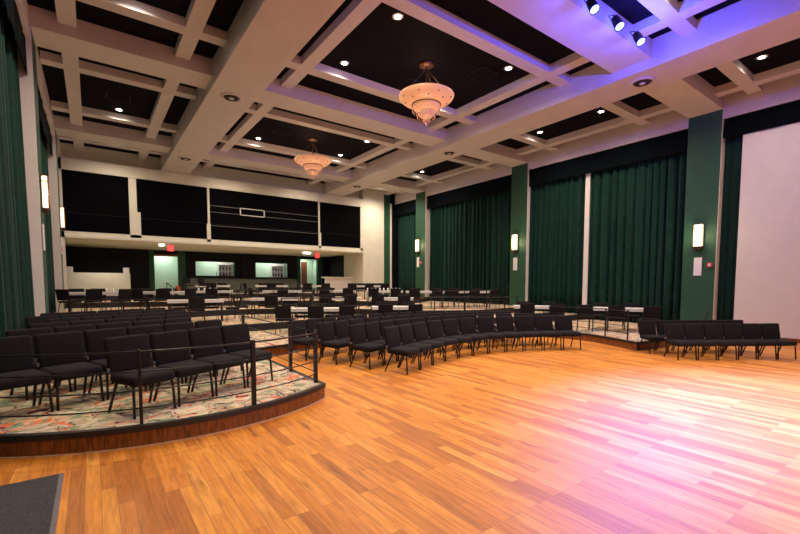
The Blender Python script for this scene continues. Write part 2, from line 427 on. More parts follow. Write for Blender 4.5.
for a in ((6.4, 7.7, 5.62, 5.66), (6.4, 7.7, 5.27, 5.31), (6.4, 6.45, 5.27, 5.66), (7.65, 7.7, 5.27, 5.66)): mb.box(a[0], a[1], YB + .02, YB + .05, a[2], a[3])
q = mb.build('window_outline', 'tablewhite', r); q.matrix_parent_inverse = Matrix.Translation(r.location).inverted()
for x0, x1, xw0, xw1 in ((1.50, 1.80, 1.50, 1.93), (4.82, 4.92, 4.76, 4.94), (10.87, 10.96, 10.87, 11.02), (13.74, 13.9, 13.72, 13.9)):
    struct(MB().box(x0, x1, YB + .02, YB + .1, ZL + .05, 6.5).box(xw0, xw1, YB, YB + .02, ZL + .05, ZL + (1.25 if x0 < 2 else .98)).build('trim_5', 'cream'))
struct(MB().box(XL, 13.9, YB - .06, YB + .14, ZL - .09, ZL + .06, .03).build('trim_6', 'cream'))
struct(MB().box(WL, 13.9, YB, 28.6, ZL - .07, ZL + .2).build('ceiling', 'cream'))
YW = 28.4
# dark rear wall with openings into mint rooms
ops = [(2.98, 4.22, 1.1, 3.4), (5.2, 7.52, 2.18, 3.06), (8.87, 11.08, 2.12, 3.08), (12.0, 13.3, 1.1, 3.45)]
def wall_with_holes(x0, x1, z0, z1, holes, y0, y1):
    mb = MB(); xs = x0
    for a, b, c, d in holes:
        mb.box(xs, a, y0, y1, z0, z1)
        if c > z0 + .01: mb.box(a, b, y0, y1, z0, c)
        if d < z1 - .01: mb.box(a, b, y0, y1, d, z1)
        xs = b
    mb.box(xs, x1, y0, y1, z0, z1); return mb
struct(wall_with_holes(WL, 14.2, 1.1, ZL, ops, YW, YW + .12).build('wall_back', 'dark'))
for i, (a, b, c, d) in enumerate(ops):
    mb = MB().box(a - .3, b + .3, 29.75, 29.8, 1.1, 3.66).box(a - .35, a - .3, YW + .12, 29.8, 1.1, 3.66).box(b + .3, b + .35, YW + .12, 29.8, 1.1, 3.66)
    mb.box(a - .35, b + .35, YW + .12, 29.8, 3.6, 3.66)
    struct(mb.build('wall_annex', 'mint'))
# green frames of the two doorways
for k, (a, b, z) in enumerate(((2.98, 4.22, 3.45), (12.0, 13.3, 3.5))):
    struct(MB().box(a - .26, a, YW - .1, YW, 1.1, ZL - .08).box(b, b + .4, YW - .1, YW, 1.1, ZL - .08).build('door_frame_%d' % (k + 1), 'green'))
struct(MB().box(2.98, 4.22, YW - .06, YW + .02, 3.30, 3.42).build('trim_7', 'wood'))
struct(MB().box(14.1, 14.3, 25.4, 28.6, .88, ZL).build('wall_nook', 'dark'))
# pass-through counters
struct(MB().box(4.72, 11.70, YW - .40, YW - .125, 2.02, 2.12, .01).build('bar_counter', 'dark'))  # the bar counter, one long top under both hatches
tag(bpy.data.objects['bar_counter'], 'long black bar counter under the two lit serving hatches', 'counter')['kind'] = 'thing'
struct(MB().box(4.64, 11.7, YW - .12, YW, 1.1, 2.02).build('wall_bar', 'barwall'))
struct(MB().box(7.9, 8.5, YW - .12, YW, 2.02, ZL - .08).build('wall_column', 'dark'))
# half walls left and right under the balcony
struct(MB().box(XL - .2, 1.62, 25.9, 26.1, .88, 2.22).build('wall_half', 'cream'))
struct(MB().box(12.0, 13.9, 24.3, 24.5, .88, 2.05).build('wall_half', 'white'))
t = tag(MB().box(11.9, 13.9, 24.15, 24.75, 2.05, 2.13, .01).build('service_counter', 'cream'), 'cream service counter top in front of the dark nook', 'counter')

# ------------------------------------------------------------------ lamps on the building
def exit_sign(x, y, z, lab):
    r = empty('exit_sign', (x, y, z)); tag(r, lab, 'exit sign', 'red exit signs under the balcony')
    MB().box(-.14, .14, -.04, .04, 0, .28, .01).build('housing', 'red', r)
    MB().box(-.13, .13, -.05, -.04, .015, .265).build('lit_face', 'exit', r)
    cu = bpy.data.curves.new('exit_lettering', 'FONT'); cu.body = 'EXIT'; cu.size = .12; cu.align_x = 'CENTER'; cu.align_y = 'CENTER'; cu.extrude = .004
    tmp = bpy.data.objects.new('lettering_curve', cu); C.objects.link(tmp); dg = bpy.context.evaluated_depsgraph_get(); me = bpy.data.meshes.new_from_object(tmp.evaluated_get(dg)); bpy.data.objects.remove(tmp)
    t = bpy.data.objects.new('lettering', me); C.objects.link(t); t.parent = r; t.location = (0, -.054, .14); t.rotation_euler = (R(90), 0, 0); me.materials.clear(); me.materials.append(M['plaque'])
    MB().box(-.02, .02, -.02, .02, .26, .36).build('bracket', 'plaque', r)
    return r
exit_sign(3.20, 23.6, 3.29, 'small red exit sign hanging above the left mint doorway')
exit_sign(11.35, 24.2, 3.29, 'small red exit sign hanging above the right doorway with brown door')
def emergency(x, y, z, lab, w=.12):
    o = MB().box(x - w, x + w, y - .08, y + .08, z - .08, z + .03, .03).build('mounted_emergency_light', 'exitlight')
    tag(o, lab, 'light', 'white emergency lights beside the exit signs')
emergency(2.86, 23.9, 3.62, 'white emergency light left of the exit sign over the left doorway')
emergency(10.85, 24.6, 3.62, 'white emergency light left of the exit sign over the right doorway', .24)

def spot(loc, energy, col, size, blend=.6, target=None, radius=.06, parent=None):
    L = bpy.data.lights.new('lamp', 'SPOT'); L.energy = energy; L.color = col; L.spot_size = R(size); L.spot_blend = blend; L.shadow_soft_size = radius
    o = bpy.data.objects.new('lamp', L); C.objects.link(o); o.location = loc
    d = (Vector(target) - Vector(loc)) if target else Vector((0, 0, -1))
    o.rotation_euler = d.to_track_quat('-Z', 'Y').to_euler()
    return o
def point(loc, energy, col, radius=.1):
    L = bpy.data.lights.new('lamp', 'POINT'); L.energy = energy; L.color = col; L.shadow_soft_size = radius
    o = bpy.data.objects.new('lamp', L); C.objects.link(o); o.location = loc; return o
def area(loc, size, energy, col, target=None, sy=None):
    L = bpy.data.lights.new('lamp', 'AREA'); L.energy = energy; L.color = col; L.size = size
    if sy: L.shape = 'RECTANGLE'; L.size_y = sy
    o = bpy.data.objects.new('lamp', L); C.objects.link(o); o.location = loc
    d = (Vector(target) - Vector(loc)) if target else Vector((0, 0, -1))
    o.rotation_euler = d.to_track_quat('-Z', 'Y').to_euler(); return o

WARM = (1.0, .84, .67)
# recessed downlights
dl = empty('downlight'); MB().lathe([(.075, -.012), (.125, -.012), (.13, 0), (.075, 0)], 24).build('trim_ring', 'vent', dl)
MB().lathe([(0.0, -.016), (.074, -.016), (.074, -.004), (0, -.004)], 24).build('lens', 'lens', dl)
rowname = {-.6: 'behind the stage edge', 3.6: 'nearest the stage', 7.95: 'in front of the large chandelier', 10.42: 'behind the large chandelier', 15.4: 'in front of the smaller chandelier', 17.77: 'behind the smaller chandelier'}
colname = {.97: 'left coffers', 5.76: 'middle coffers, left side', 9.57: 'middle coffers, right side', 14.5: 'right coffers'}
first = True
for x in (.97, 5.76, 9.57, 14.5):
    for y in (3.6, 7.95, 10.42, 15.4, 17.77):
        if x == .97 and y == 15.4: continue
        if x in (14.5, 5.76) and y == 15.4: continue
        o = dl if first else copy_tree(dl); first = False
        o.location = (x, y, ZC); tag(o, 'round lit downlight in the %s, %s' % (colname[x], rowname[y]), 'downlight', 'recessed ceiling downlights')
        spot((x, y, ZC - .03), 420 if (y < 4 and x > 5) else 760, WARM, 156, 1.0, None, .07)
for x in (5.76, 9.57, 14.5): spot((x, .2, ZC - .05), 160, WARM, 150, 1.0, None, .07)
for x in (.97, 5.76, 9.57, 14.5): spot((x, 21.2, ZC - .05), 430 if x < 14 else 1000, WARM, 150, 1.0, None, .07)  # unseen lamps added to brighten the corner pier and back wall
# smoke vents on the beam crossings
vt = empty('ceiling_vent'); MB().lathe([(.30, 0), (.30, -.02), (.24, -.045), (.22, -.03), (.22, 0)], 28).build('rim', 'vent', vt, True)
MB().lathe([(.0, -.004), (.22, -.004), (.22, -.001), (0, -.001)], 28).build('backing', 'ventdark', vt)
MB().lathe([(.13, -.015), (.19, -.035), (.185, -.05), (.12, -.03)], 28).build('ring', 'ventdark', vt, True)
MB().lathe([(0, -.07), (.07, -.06), (.075, -.045), (0, -.02)], 24).build('centre_cone', 'vent', vt, True)
for i, (x, y, l) in enumerate(((3.41, 12.82, 'round ceiling vent on the left beam, nearer of two'), (3.41, 20.15, 'round ceiling vent on the left beam, farther of two'),
                               (11.9, 5.42, 'round ceiling vent on the right beam near the blue lamps'), (11.9, 12.85, 'round ceiling vent on the right beam, middle one'), (11.9, 20.2, 'round ceiling vent on the right beam, farthest one'))):
    o = vt if i == 0 else copy_tree(vt); o.location = (x, y, ZB); tag(o, l, 'vent', 'round ceiling vents')
# square hatches in the dark panels
for i, (x, y, l) in enumerate(((8.0, 10.3, 'faint square hatch in dark ceiling left of the large chandelier'), (9.2, 8.6, 'faint square hatch in dark ceiling right of the large chandelier'), (.9, 16.6, 'faint square hatch in the left coffer panel'), (6.3, 16.4, 'faint square hatch left of the smaller chandelier'))):
    r = empty('ceiling_hatch', (x, y, ZC)); tag(r, l, 'ceiling hatch', 'square hatches in the dark ceiling')
    MB().box(-.3, .3, -.3, .3, -.02, 0).build('panel', 'tile', r)
    MB().box(-.33, .33, -.33, -.3, -.03, 0).box(-.33, .33, .3, .33, -.03, 0).box(-.33, -.3, -.3, .3, -.03, 0).box(.3, .33, -.3, .3, -.03, 0).build('frame', 'dark', r)
# chandeliers
ch = empty('chandelier')
MB().lathe([(0, 0), (.22, 0), (.20, -.05), (.10, -.09), (0, -.09)], 24).build('canopy', 'bronze', ch, True)
MB().tube([(0, 0, -.08), (0, 0, -.84)], .022, 10).build('stem', 'bronze', ch)
for k in range(3):
    a = 2 * math.pi * k / 3 + .4
    MB().tube([(.05 * math.cos(a), .05 * math.sin(a), -.12), (.74 * math.cos(a), .74 * math.sin(a), -.60)], .006, 6).build('hanger', 'bronze', ch)
prof = [(.80, -.60), (.81, -.625), (.78, -.68), (.68, -.755), (.54, -.82), (.42, -.85)]
bowl = MB().lathe(prof + [(.41, -.84), (.53, -.81), (.67, -.745), (.77, -.67), (.79, -.61), (.80, -.60)], 48).build('upper_bowl', 'chandglass', ch, True)
for k in range(16):
    a = 2 * math.pi * (k + .5) / 16
    for rr, zz in ((.735, -.728),) if k % 2 else ((.60, -.80),):
        MB().box(rr * math.cos(a) - .017, rr * math.cos(a) + .017, rr * math.sin(a) - .017, rr * math.sin(a) + .017, zz - .012, zz + .012, .005).build('stud', 'bronze', ch)
MB().tube([(.42 * math.cos(2 * math.pi * k / 40), .42 * math.sin(2 * math.pi * k / 40), -.855) for k in range(40)], .014, 8, True).build('ring', 'bronze', ch, True)
MB().lathe([(.41, -.86), (.40, -.90), (.35, -.98), (.28, -1.03), (.26, -1.03), (.34, -.97), (.39, -.89), (.40, -.86)], 40).build('lower_bowl', 'chandglass', ch, True)
MB().lathe([(.27, -1.03), (.25, -1.10), (.18, -1.17), (.10, -1.21), (.0, -1.22)], 32).build('bottom_cup', 'crystal', ch, True)
mb = MB()
for rr, z0, n in ((.405, -.99, 26), (.26, -1.16, 18), (.09, -1.27, 8)):
    for k in range(n):
        a = 2 * math.pi * k / n
        mb.lathe([(0, .03), (.014, 0), (.010, -.04), (0, -.055)], 6, (rr * math.cos(a), rr * math.sin(a), z0))
mb.lathe([(0, .06), (.03, 0), (.018, -.08), (0, -.11)], 8, (0, 0, -1.30)); mb.tube([(0, 0, -1.21), (0, 0, -1.26)], .006, 6)
cd = mb.build('crystal_drops', 'crystal', ch); cd['kind'] = 'stuff'
for o in ch.children:
    if o.name.split('.')[0] not in ('canopy', 'stem', 'hanger'):
        o.data.transform(Matrix.Translation((0, 0, -.24)) @ Matrix.Diagonal((.94, .94, 1, 1)))
    elif o.name.startswith('hanger'): o.data.transform(Matrix.Diagonal((.92, .92, 1.38, 1)))
for i, (x, y, l) in enumerate(((7.60, 9.15, 'large amber glass chandelier in the nearer middle coffer'), (7.62, 16.55, 'amber glass chandelier in the farther middle coffer'))):
    o = ch if i == 0 else copy_tree(ch); o.location = (x, y, ZC); tag(o, l, 'chandelier', 'tiered amber glass chandeliers')
    point((x, y, ZC - .62), 26, (1, .62, .36), .25)
    point((x, y, ZC - 2.3), 40, (1, .66, .42), .25)
# wall sconces with a white plaque below
def sconce(x, y, z, sgn, lab, lab2, e=26):
    r = empty('wall_sconce', (x, y, z), 0 if sgn > 0 else math.pi); tag(r, lab, 'wall lamp', 'lit wall sconces on the pilasters')
    # local -x points into the room
    MB().box(-.03, 0, -.14, .14, -.40, .40, .006).build('back_plate', 'bronze', r)
    MB().box(-.14, -.03, -.13, .13, -.36, .37, .03).build('glass_shade', 'sconce', r, True)
    for zz in (-.375, -.02, .235, .37): MB().box(-.148, -.02, -.138, .138, zz, zz + (.018 if zz != -.02 else .008)).build('band', 'bronze', r)
    for yy in (-.045, .045): MB().box(-.146, -.139, yy - .004, yy + .004, -.37, .37).build('rib', 'bronze', r)
    for yy in (-.134, .134): MB().box(-.146, -.132, yy - .005, yy + .005, -.37, .37).build('side_bar', 'bronze', r)
    MB().box(-.12, -.01, -.10, .10, -.46, -.38, .01).build('lower_bracket', 'bronze', r)
    point((x - sgn * .30, y, z), e, (1, .78, .48), .12)
    p = MB().box(-.025, 0, -.115, .115, -.30, .30, .005).build('wall_plaque', 'plaque'); p.location = (x, y, z - 1.02); p.rotation_euler = r.rotation_euler
    tag(p, lab2, 'plaque', 'white plaques under the sconces')
for y, z, w in ((5.46, 3.31, 'nearest'), (12.98, 3.67, 'middle'), (20.4, 4.05, 'farthest')):
    sconce(XR, y, z, 1, 'lit bronze and glass sconce on the %s green pilaster of the right wall' % w, 'white plaque below the sconce on the %s right pilaster' % w)
sconce(XL, 12.72, 3.77, -1, 'lit tall sconce on the nearer left wall pilaster', 'white plaque under the nearer left sconce, seen edge on')
sconce(XL, 20.0, 4.10, -1, 'lit tall sconce on the farther left wall pilaster', 'white plaque under the farther left sconce, seen edge on')
def alarm(x, y, z, s, lab):
    r = empty('mounted_fire_alarm', (x, y, z), 0 if s > 0 else math.pi); tag(r, lab, 'fire alarm', 'red fire alarms')
    MB().box(-.045, 0, -.075, .075, -.075, .075, .012).build('housing', 'red', r)
    MB().box(-.06, -.045, -.03, .03, -.045, .045, .006).build('strobe', 'plaque', r)
alarm(XR, 5.12, 2.33, 1, 'red fire alarm with white strobe right of the plaque on the nearest pilaster')
alarm(XR, 20.1, 3.0, 1, 'red fire alarm on the farthest right pilaster')
alarm(XL, 20.0, 2.95, -1, 'red fire alarm on the farther left pilaster')
# three blue stage lamps hung in front of the cross beam
bl = empty('hanging_stage_lamp')
MB().lathe([(.0, .16), (.07, .15), (.085, .05), (.09, -.10), (.10, -.16), (.085, -.16), (.085, -.12), (0, -.12)], 20).build('can', 'dark', bl, True)
MB().lathe([(0, -.14), (.084, -.14), (.084, -.125), (0, -.125)], 20).build('lens', 'bluelens', bl)
MB().tube([(.12, 0, 0), (.12, 0, .22), (0, 0, .27), (-.12, 0, .22), (-.12, 0, 0)], .01, 6).build('yoke', 'rail', bl)
for i, (x, y, z) in enumerate(((8.02, 4.64, 7.10), (8.95, 4.62, 7.10), (9.88, 4.62, 7.10))):
    o = bl if i == 0 else copy_tree(bl); o.location = (x, y, z)
    tgt = Vector(((6.3, .6, 0), (7.1, .6, 0), (7.9, .5, 0))[i]); d = (tgt - Vector((x, y, z))).normalized()
    o.rotation_euler = (-d).to_track_quat('Z', 'Y').to_euler()
    tag(o, 'glowing blue stage lamp on the cross beam, %s of three' % ('leftmost', 'middle one', 'rightmost')[i], 'stage lamp', 'blue stage lamps')
    spot((x + d.x * .18, y + d.y * .18, z + d.z * .18), 11500, (.13, .17, 1.0), 60, 1.0, tuple(tgt), .08)
    point((x, y - .25, z - .30), 170, (.05, .07, 1.0), .05)

# ------------------------------------------------------------------ chairs
def make_church_chair():
    r = empty('padded_chair')
    # seat: thick pad with a rounded front
    mb = MB().box(-.25, .25, -.265, .20, .352, .462, .042, None, 4)
    for v in mb.bm.verts:
        if v.co.y < -.18: v.co.z -= (abs(v.co.y) - .18) * .25
        v.co.z += .012 * (1 - (v.co.x / .25) ** 2) * (1 if v.co.z > .42 else 0)
    mb.build('seat', 'fabric', r, True)
    # backrest: thick pad leaning back
    mb = MB().box(-.243, .243, -.040, .040, 0, .42, .038, None, 4)
    for v in mb.bm.verts:
        v.co.x *= 1 + .04 * (v.co.z / .44)
        v.co.y += .06 * (v.co.x ** 2) * -1.2
    mb.bm.transform(Matrix.Translation((0, .205, .445)) @ Matrix.Rotation(R(-11), 4, 'X'))
    mb.build('backrest', 'fabric', r, True)
    for s in (-1, 1):
        MB().tube([(s * .215, -.21, .375), (s * .225, -.225, .30), (s * .235, -.245, .0)], .0155, 8).build('leg', 'metal', r, True)
        MB().tube([(s * .215, .10, .375), (s * .222, .15, .26), (s * .235, .255, .0)], .0155, 8).build('leg', 'metal', r, True)
    mb = MB()
    for s in (-1, 1): mb.tube([(s * .215, -.21, .372), (s * .215, .18, .372), (s * .215, .215, .44), (s * .215, .245, .60)], .011, 6)
    mb.tube([(-.215, -.17, .36), (.215, -.17, .36)], .010, 6); mb.tube([(-.215, .12, .36), (.215, .12, .36)], .010, 6)
    mb.build('frame', 'metal', r, True)
    MB().box(-.262, -.238, .19, .23, .47, .515, .004).build('link_bracket', 'plastic', r)
    return r
def make_stack_chair():
    r = empty('stacking_chair')
    mb = MB().box(-.235, .235, -.235, .19, .395, .455, .024, None, 3)
    mb.build('seat', 'fabric', r, True)
    mb = MB().box(-.232, .232, -.024, .024, 0, .37, .022, None, 3)
    for v in mb.bm.verts: v.co.y -= .25 * v.co.x ** 2
    mb.bm.transform(Matrix.Translation((0, .215, .475)) @ Matrix.Rotation(R(-10), 4, 'X')); mb.build('backrest', 'fabric', r, True)
    for s in (-1, 1):
        MB().tube([(s * .215, -.20, .41), (s * .222, -.225, 0)], .011, 7).build('leg', 'metal', r, True)
        MB().tube([(s * .215, .12, .41), (s * .225, .24, 0)], .011, 7).build('leg', 'metal', r, True)
    mb = MB()
    for s in (-1, 1): mb.tube([(s * .218, -.20, .402), (s * .218, .17, .402), (s * .218, .205, .47), (s * .215, .255, .72)], .010, 6)
    mb.tube([(-.218, .05, .40), (.218, .05, .40)], .009, 6)
    mb.build('frame', 'metal', r, True)
    return r
protoA, protoB = make_church_chair(), make_stack_chair()
usedA, usedB = [], []
def put(proto, used, x, y, z, ang, label, group):
    """ang: direction the chair faces, degrees to the right of -y (seen from above, towards +x)."""
    o = proto if not used else copy_tree(proto); used.append(o)
    o.location = (x, y, z); o.rotation_euler = (0, 0, R(ang)); tag(o, label, 'chair', group); return o
ORD = ['first', 'second', 'third', 'fourth', 'fifth', 'sixth', 'seventh', 'eighth', 'ninth', 'tenth', 'eleventh', 'twelfth']
ROW = ['front', 'second', 'third', 'fourth', 'fifth', 'sixth', 'rearmost']
def fl_to_center(x, y, a, zoff=0):
    # from front-left foot (as seen by the photographer) to the chair's centre; a = facing angle
    ca, sa = math.cos(R(a)), math.sin(R(a))
    lx, ly = .235, .245
    return x + lx * ca - ly * sa, y + lx * sa + ly * ca
# middle block on the wooden floor: four curved rows
A1 = [22, 22, 19, 12, 6, -1, -11, -19, -24, -27, -30]
def arc_row(k, n, offset):
    pts = []; x, y = 4.70, 6.17
    base = []
    for a in A1:
        base.append((x, y, a)); x += .534 * math.cos(R(a)); y += .534 * math.sin(R(a))
    out = []
    for (x, y, a) in base:
        out.append([x - math.sin(R(a)) * offset, y + math.cos(R(a)) * offset, a])
    # keep the chair spacing of the first row: shift along the row, centred
    px, py, pa = out[0]; res = [(px, py, pa)]
    tot = len(out)
    import bisect
    P = [Vector((o[0], o[1])) for o in out]
    P.append(P[-1] + .534 * Vector((math.cos(R(out[-1][2])), math.sin(R(out[-1][2])))))
    ang = [o[2] for o in out] + [out[-1][2]]
    cum = [0]
    for p, q in zip(P, P[1:]): cum.append(cum[-1] + (q - p).length)
    res = []; s = 0
    while s + .53 <= cum[-1] + .06 and len(res) < n:
        i = max(0, min(bisect.bisect_right(cum, s) - 1, len(P) - 2)); t = (s - cum[i]) / (cum[i + 1] - cum[i])
        q = P[i].lerp(P[i + 1], t); a = ang[i] + (ang[i + 1] - ang[i]) * t
        res.append((q.x, q.y, a)); s += .534
    return res
for k, (n, off) in enumerate(((11, 0), (12, .86), (12, 1.72), (11, 2.58))):
    row = arc_row(k, n, off)
    for i, (x, y, a) in enumerate(row):
        cxx, cyy = fl_to_center(x, y, a)
        put(protoA, usedA, cxx, cyy, 0, a, 'black padded chair, %s from left in %s curved row on wood floor' % (ORD[i], ROW[k]), 'curved rows of black chairs on the wooden floor')
# left block on the carpeted platform
for k in range(7):
    if k == 0: st = (.325, 5.335); a0 = 26; n = 4
    else:
        a0 = 23.5; off = (k - 1) * .87
        bx, by = -.85 - math.sin(R(a0)) * off, 6.0 + math.cos(R(a0)) * off
        t = math.ceil((-.86 - bx) / (.525 * math.cos(R(a0))) - 1e-6) * .525
        st = (bx + t * math.cos(R(a0)), by + t * math.sin(R(a0)))
        n = int((1.62 - st[0]) / (.525 * math.cos(R(a0)))) + 1
    for i in range(n):
        x = st[0] + i * .525 * math.cos(R(a0)); y = st[1] + i * .525 * math.sin(R(a0))
        cxx, cyy = fl_to_center(x, y, a0)
        put(protoA, usedA, cxx, cyy, TIER + .001, a0, 'black padded chair, %s from left in %s row on carpeted platform' % (ORD[i], ROW[k]), 'rows of black chairs on the carpeted platform')
# right block: two straight rows
ar = -33
for k in range(2):
    sx, sy = (10.50, 3.80) if k == 0 else (10.98, 4.60)
    for i in range(6):
        x = sx + i * .523 * math.cos(R(ar)); y = sy + i * .523 * math.sin(R(ar))
        cxx, cyy = fl_to_center(x, y, ar)
        sc = .91; cxx, cyy = sx + (i * .472 + .235 * sc) * math.cos(R(ar)) - .245 * sc * math.sin(R(ar)), sy + (i * .472 + .235 * sc) * math.sin(R(ar)) + .245 * sc * math.cos(R(ar))
        q = put(protoA, usedA, cxx, cyy, 0, ar, 'black padded chair, %s from left in %s row of right-hand block' % (ORD[i], ('front', 'back')[k]), 'two short rows of black chairs by the white wall'); q.scale = (sc, sc, sc)

# ------------------------------------------------------------------ tables with chairs
def make_table():
    r = empty('dining_table')
    MB().box(-.84, .84, -.36, .36, .700, .725, .006).build('tabletop', 'tablewhite', r)
    MB().box(-.82, .82, -.35, -.335, .635, .70).box(-.82, .82, .335, .35, .635, .70).box(-.82, -.805, -.335, .335, .635, .70).box(.805, .82, -.335, .335, .635, .70).build('apron', 'tablewhite', r)
    for s in (-1, 1):
        for t in (-1, 1):
            MB().tube([(s * .77, t * .29, .70), (s * .77, t * .31, 0)], .018, 8).build('leg', 'metal', r)
    mb = MB()
    for q in (-.77, .77): MB().tube([(q, -.30, .2), (q, .30, .2)], .012, 6).build('stretcher', 'metal', r)
    mb.bm.free()
    return r
protoT = make_table(); usedT = []
f_, yaw_ = 418.99, .6332
def ray(px, d):
    a = math.atan((px - 400) / f_); L = d / math.cos(a); return L * math.sin(yaw_ + a), L * math.cos(yaw_ + a)
# place in the hall (given along the line of sight, converted to floor positions), terrace, near/far chairs, name
TB = [
 (5.60, 12.0, 1, 28, 'A', 'behind the left end of curved rows'),
 (8.20, 11.35, 1, 30, 'C', 'behind the middle of curved rows'),
 (12.45, 8.85, 1, 50, 'C', 'behind the right end of curved rows'),
 (13.50, 6.70, 1, 62, 'A', 'before the split green curtain'),
 (2.75, 15.1, 2, 10, 'B', 'left of the aisle steps'),
 (5.45, 15.3, 2, 26, 'B', 'behind the aisle steps'),
 (7.65, 14.4, 2, 32, 'C', 'second along from aisle steps'),
 (9.3, 13.2, 2, 38, 'C', 'third along from aisle steps'),
 (4.14, 19.25, 3, 16, 'B', 'facing the left serving hatch'),
 (6.90, 18.3, 3, 24, 'B', 'between the two serving hatches'),
 (8.98, 17.05, 3, 34, 'C', 'before the brown door'),
 (10.7, 15.75, 3, 38, 'C', 'set with glasses before cream pier'),
 (11.75, 14.15, 3, 40, 'C', 'before the farthest right sconce'),
 (13.7, 13.25, 3, 38, 'A', 'before the curtain pair'),
 (4.95, 22.9, 4, 14, 'B', 'nearest the left hatch counter'),
 (7.75, 22.15, 4, 18, 'B', 'nearest the right hatch counter'),
 (9.9, 21.2, 4, 26, 'C', 'nearest the right doorway'),
 (12.0, 19.2, 4, 34, 'A', 'at the foot of cream pier'),
 (.10, 18.3, 3, -2, 'D', 'beside the left wall'),
 (2.20, 18.35, 3, 4, 'D', 'left of the mint doorway'),
]
# (along the table, across it, facing, name): the seats round one table
SEATS = {
 'A': [(-.86, -.62, 178, 'left seat on near side'), (0, -.60, 183, 'middle seat on near side'), (.86, -.62, 184, 'right seat on near side'), (-.45, .62, 0, 'left seat on far side'), (.45, .62, 0, 'right seat on far side')],
 'B': [(.0, -.62, 180, 'only seat on near side'), (-1.12, -.22, 112, 'left end'), (1.12, -.12, 262, 'right end'), (-.45, .62, 0, 'left seat on far side'), (.45, .62, 0, 'right seat on far side')],
 'C': [(-.42, -.62, 176, 'left seat on near side'), (.48, -.62, 186, 'right seat on near side'), (-.45, .62, 0, 'left seat on far side'), (.45, .62, 0, 'right seat on far side')],
 'D': [(-.72, -.70, 140, 'left seat on near side'), (-.08, -.66, 184, 'middle seat on near side'), (.70, -.72, 212, 'right seat on near side'), (-.50, .62, 8, 'left seat on far side'), (.08, .62, -3, 'middle seat on far side')],
}
for (x, y, lv, a, kind, nm) in TB:
    z = lv * TIER + .001
    t = protoT if not usedT else copy_tree(protoT); usedT.append(t)
    t.location = (x, y, z); t.rotation_euler = (0, 0, R(-a)); tag(t, 'white topped table on the carpeted terrace %s' % nm, 'table', 'white tables on the terraces')
    ca, sa = math.cos(R(-a)), math.sin(R(-a))
    rnd = random.Random(int(x * 31 + y * 17))
    for lx, ly, ang, nms in SEATS[kind]:
        lx += rnd.uniform(-.03, .03); wx, wy = x + lx * ca - ly * sa, y + lx * sa + ly * ca
        put(protoB, usedB, wx, wy, z, ang - a + rnd.uniform(-7, 7), 'black chair, %s of table %s' % (nms, nm), 'black stacking chairs around the tables')
# glasses on two of the tables
gl = MB().lathe([(0, 0), (.028, 0), (.036, .12), (.034, .12), (.027, .006), (0, .006)], 12).build('drinking_glass', 'glass', None, True)
gn = 0
def glasses(x, y, lv, a, spots, nm):
    global gn
    ca, sa = math.cos(R(-a)), math.sin(R(-a))
    for i, (lx, ly) in enumerate(spots):
        o = gl if gn == 0 else gl.copy()
        if gn: C.objects.link(o)
        gn += 1
        o.location = (x + lx * ca - ly * sa, y + lx * sa + ly * ca, lv * TIER + .727)
        tag(o, 'clear drinking glass on the table %s, %s from left' % (nm, ORD[i]), 'glass', 'drinking glasses on the tables')
glasses(10.7, 15.75, 3, 38, [(-.75 + .18 * i, -.22 + (.1 if i % 2 else 0)) for i in range(9)], 'set with glasses')
glasses(4.14, 19.25, 3, 16, [(-.5 + .22 * i, -.2 + (.08 if i % 2 else 0)) for i in range(4)], 'facing the left serving hatch')
glasses(.10, 18.3, 3, -2, [(.3, -.2), (.5, -.1), (.65, -.2)], 'beside the left wall')

# tall bar chairs at the fourth terrace edge
bs = empty('bar_chair')
MB().box(-.20, .20, -.20, .18, .70, .75, .02, None, 3).build('seat', 'fabric', bs, True)
MB().box(-.20, .20, .17, .20, .82, 1.08, .014, None, 3).build('backrest', 'fabric', bs, True)
for a, b in ((-1, -1), (1, -1), (-1, 1), (1, 1)): MB().tube([(a * .17, b * .16, .70), (a * .21, b * .21, 0)], .012, 7).build('leg', 'metal', bs, True)
MB().tube([(-.19, -.19, .28), (.19, -.19, .28), (.19, .19, .28), (-.19, .19, .28)], .010, 6, True).build('foot_ring', 'metal', bs)
MB().tube([(-.17, .16, .70), (-.18, .19, 1.0)], .011, 6).build('back_post', 'metal', bs); MB().tube([(.17, .16, .70), (.18, .19, 1.0)], .011, 6).build('back_post', 'metal', bs)
for i, (x, y, a, l) in enumerate(((3.62, 21.55, 20, 'tall black bar chair right of the left mint doorway, first of two'), (4.28, 21.5, 35, 'tall black bar chair right of the left mint doorway, second of two'))):
    o = bs if i == 0 else copy_tree(bs); o.location = (x, y, 4 * TIER + .001); o.rotation_euler = (0, 0, R(a)); tag(o, l, 'bar chair', 'bar chairs')

# ------------------------------------------------------------------ railings
def railing(P, z, posts, label, h=.77, r_post=.016, fat=(), top=.011):
    r = empty('railing', (P[0][0], P[0][1], z)); tag(r, label, 'railing', 'black metal railings on the terrace edges')
    o = Vector((P[0][0], P[0][1], 0))
    for k, hh in enumerate((h - .005, .555, .355, .165)):
        MB().tube([(p[0] - o.x, p[1] - o.y, hh) for p in P], top if k == 0 else .008, 8).build('rail', 'rail', r, True)
    for i, p in enumerate(posts):
        w = .026 if i in fat else r_post
        x, y = p[0] - o.x, p[1] - o.y
        MB().box(x - w, x + w, y - w, y + w, 0, h + .02, .004).build('post', 'rail', r)
    return r
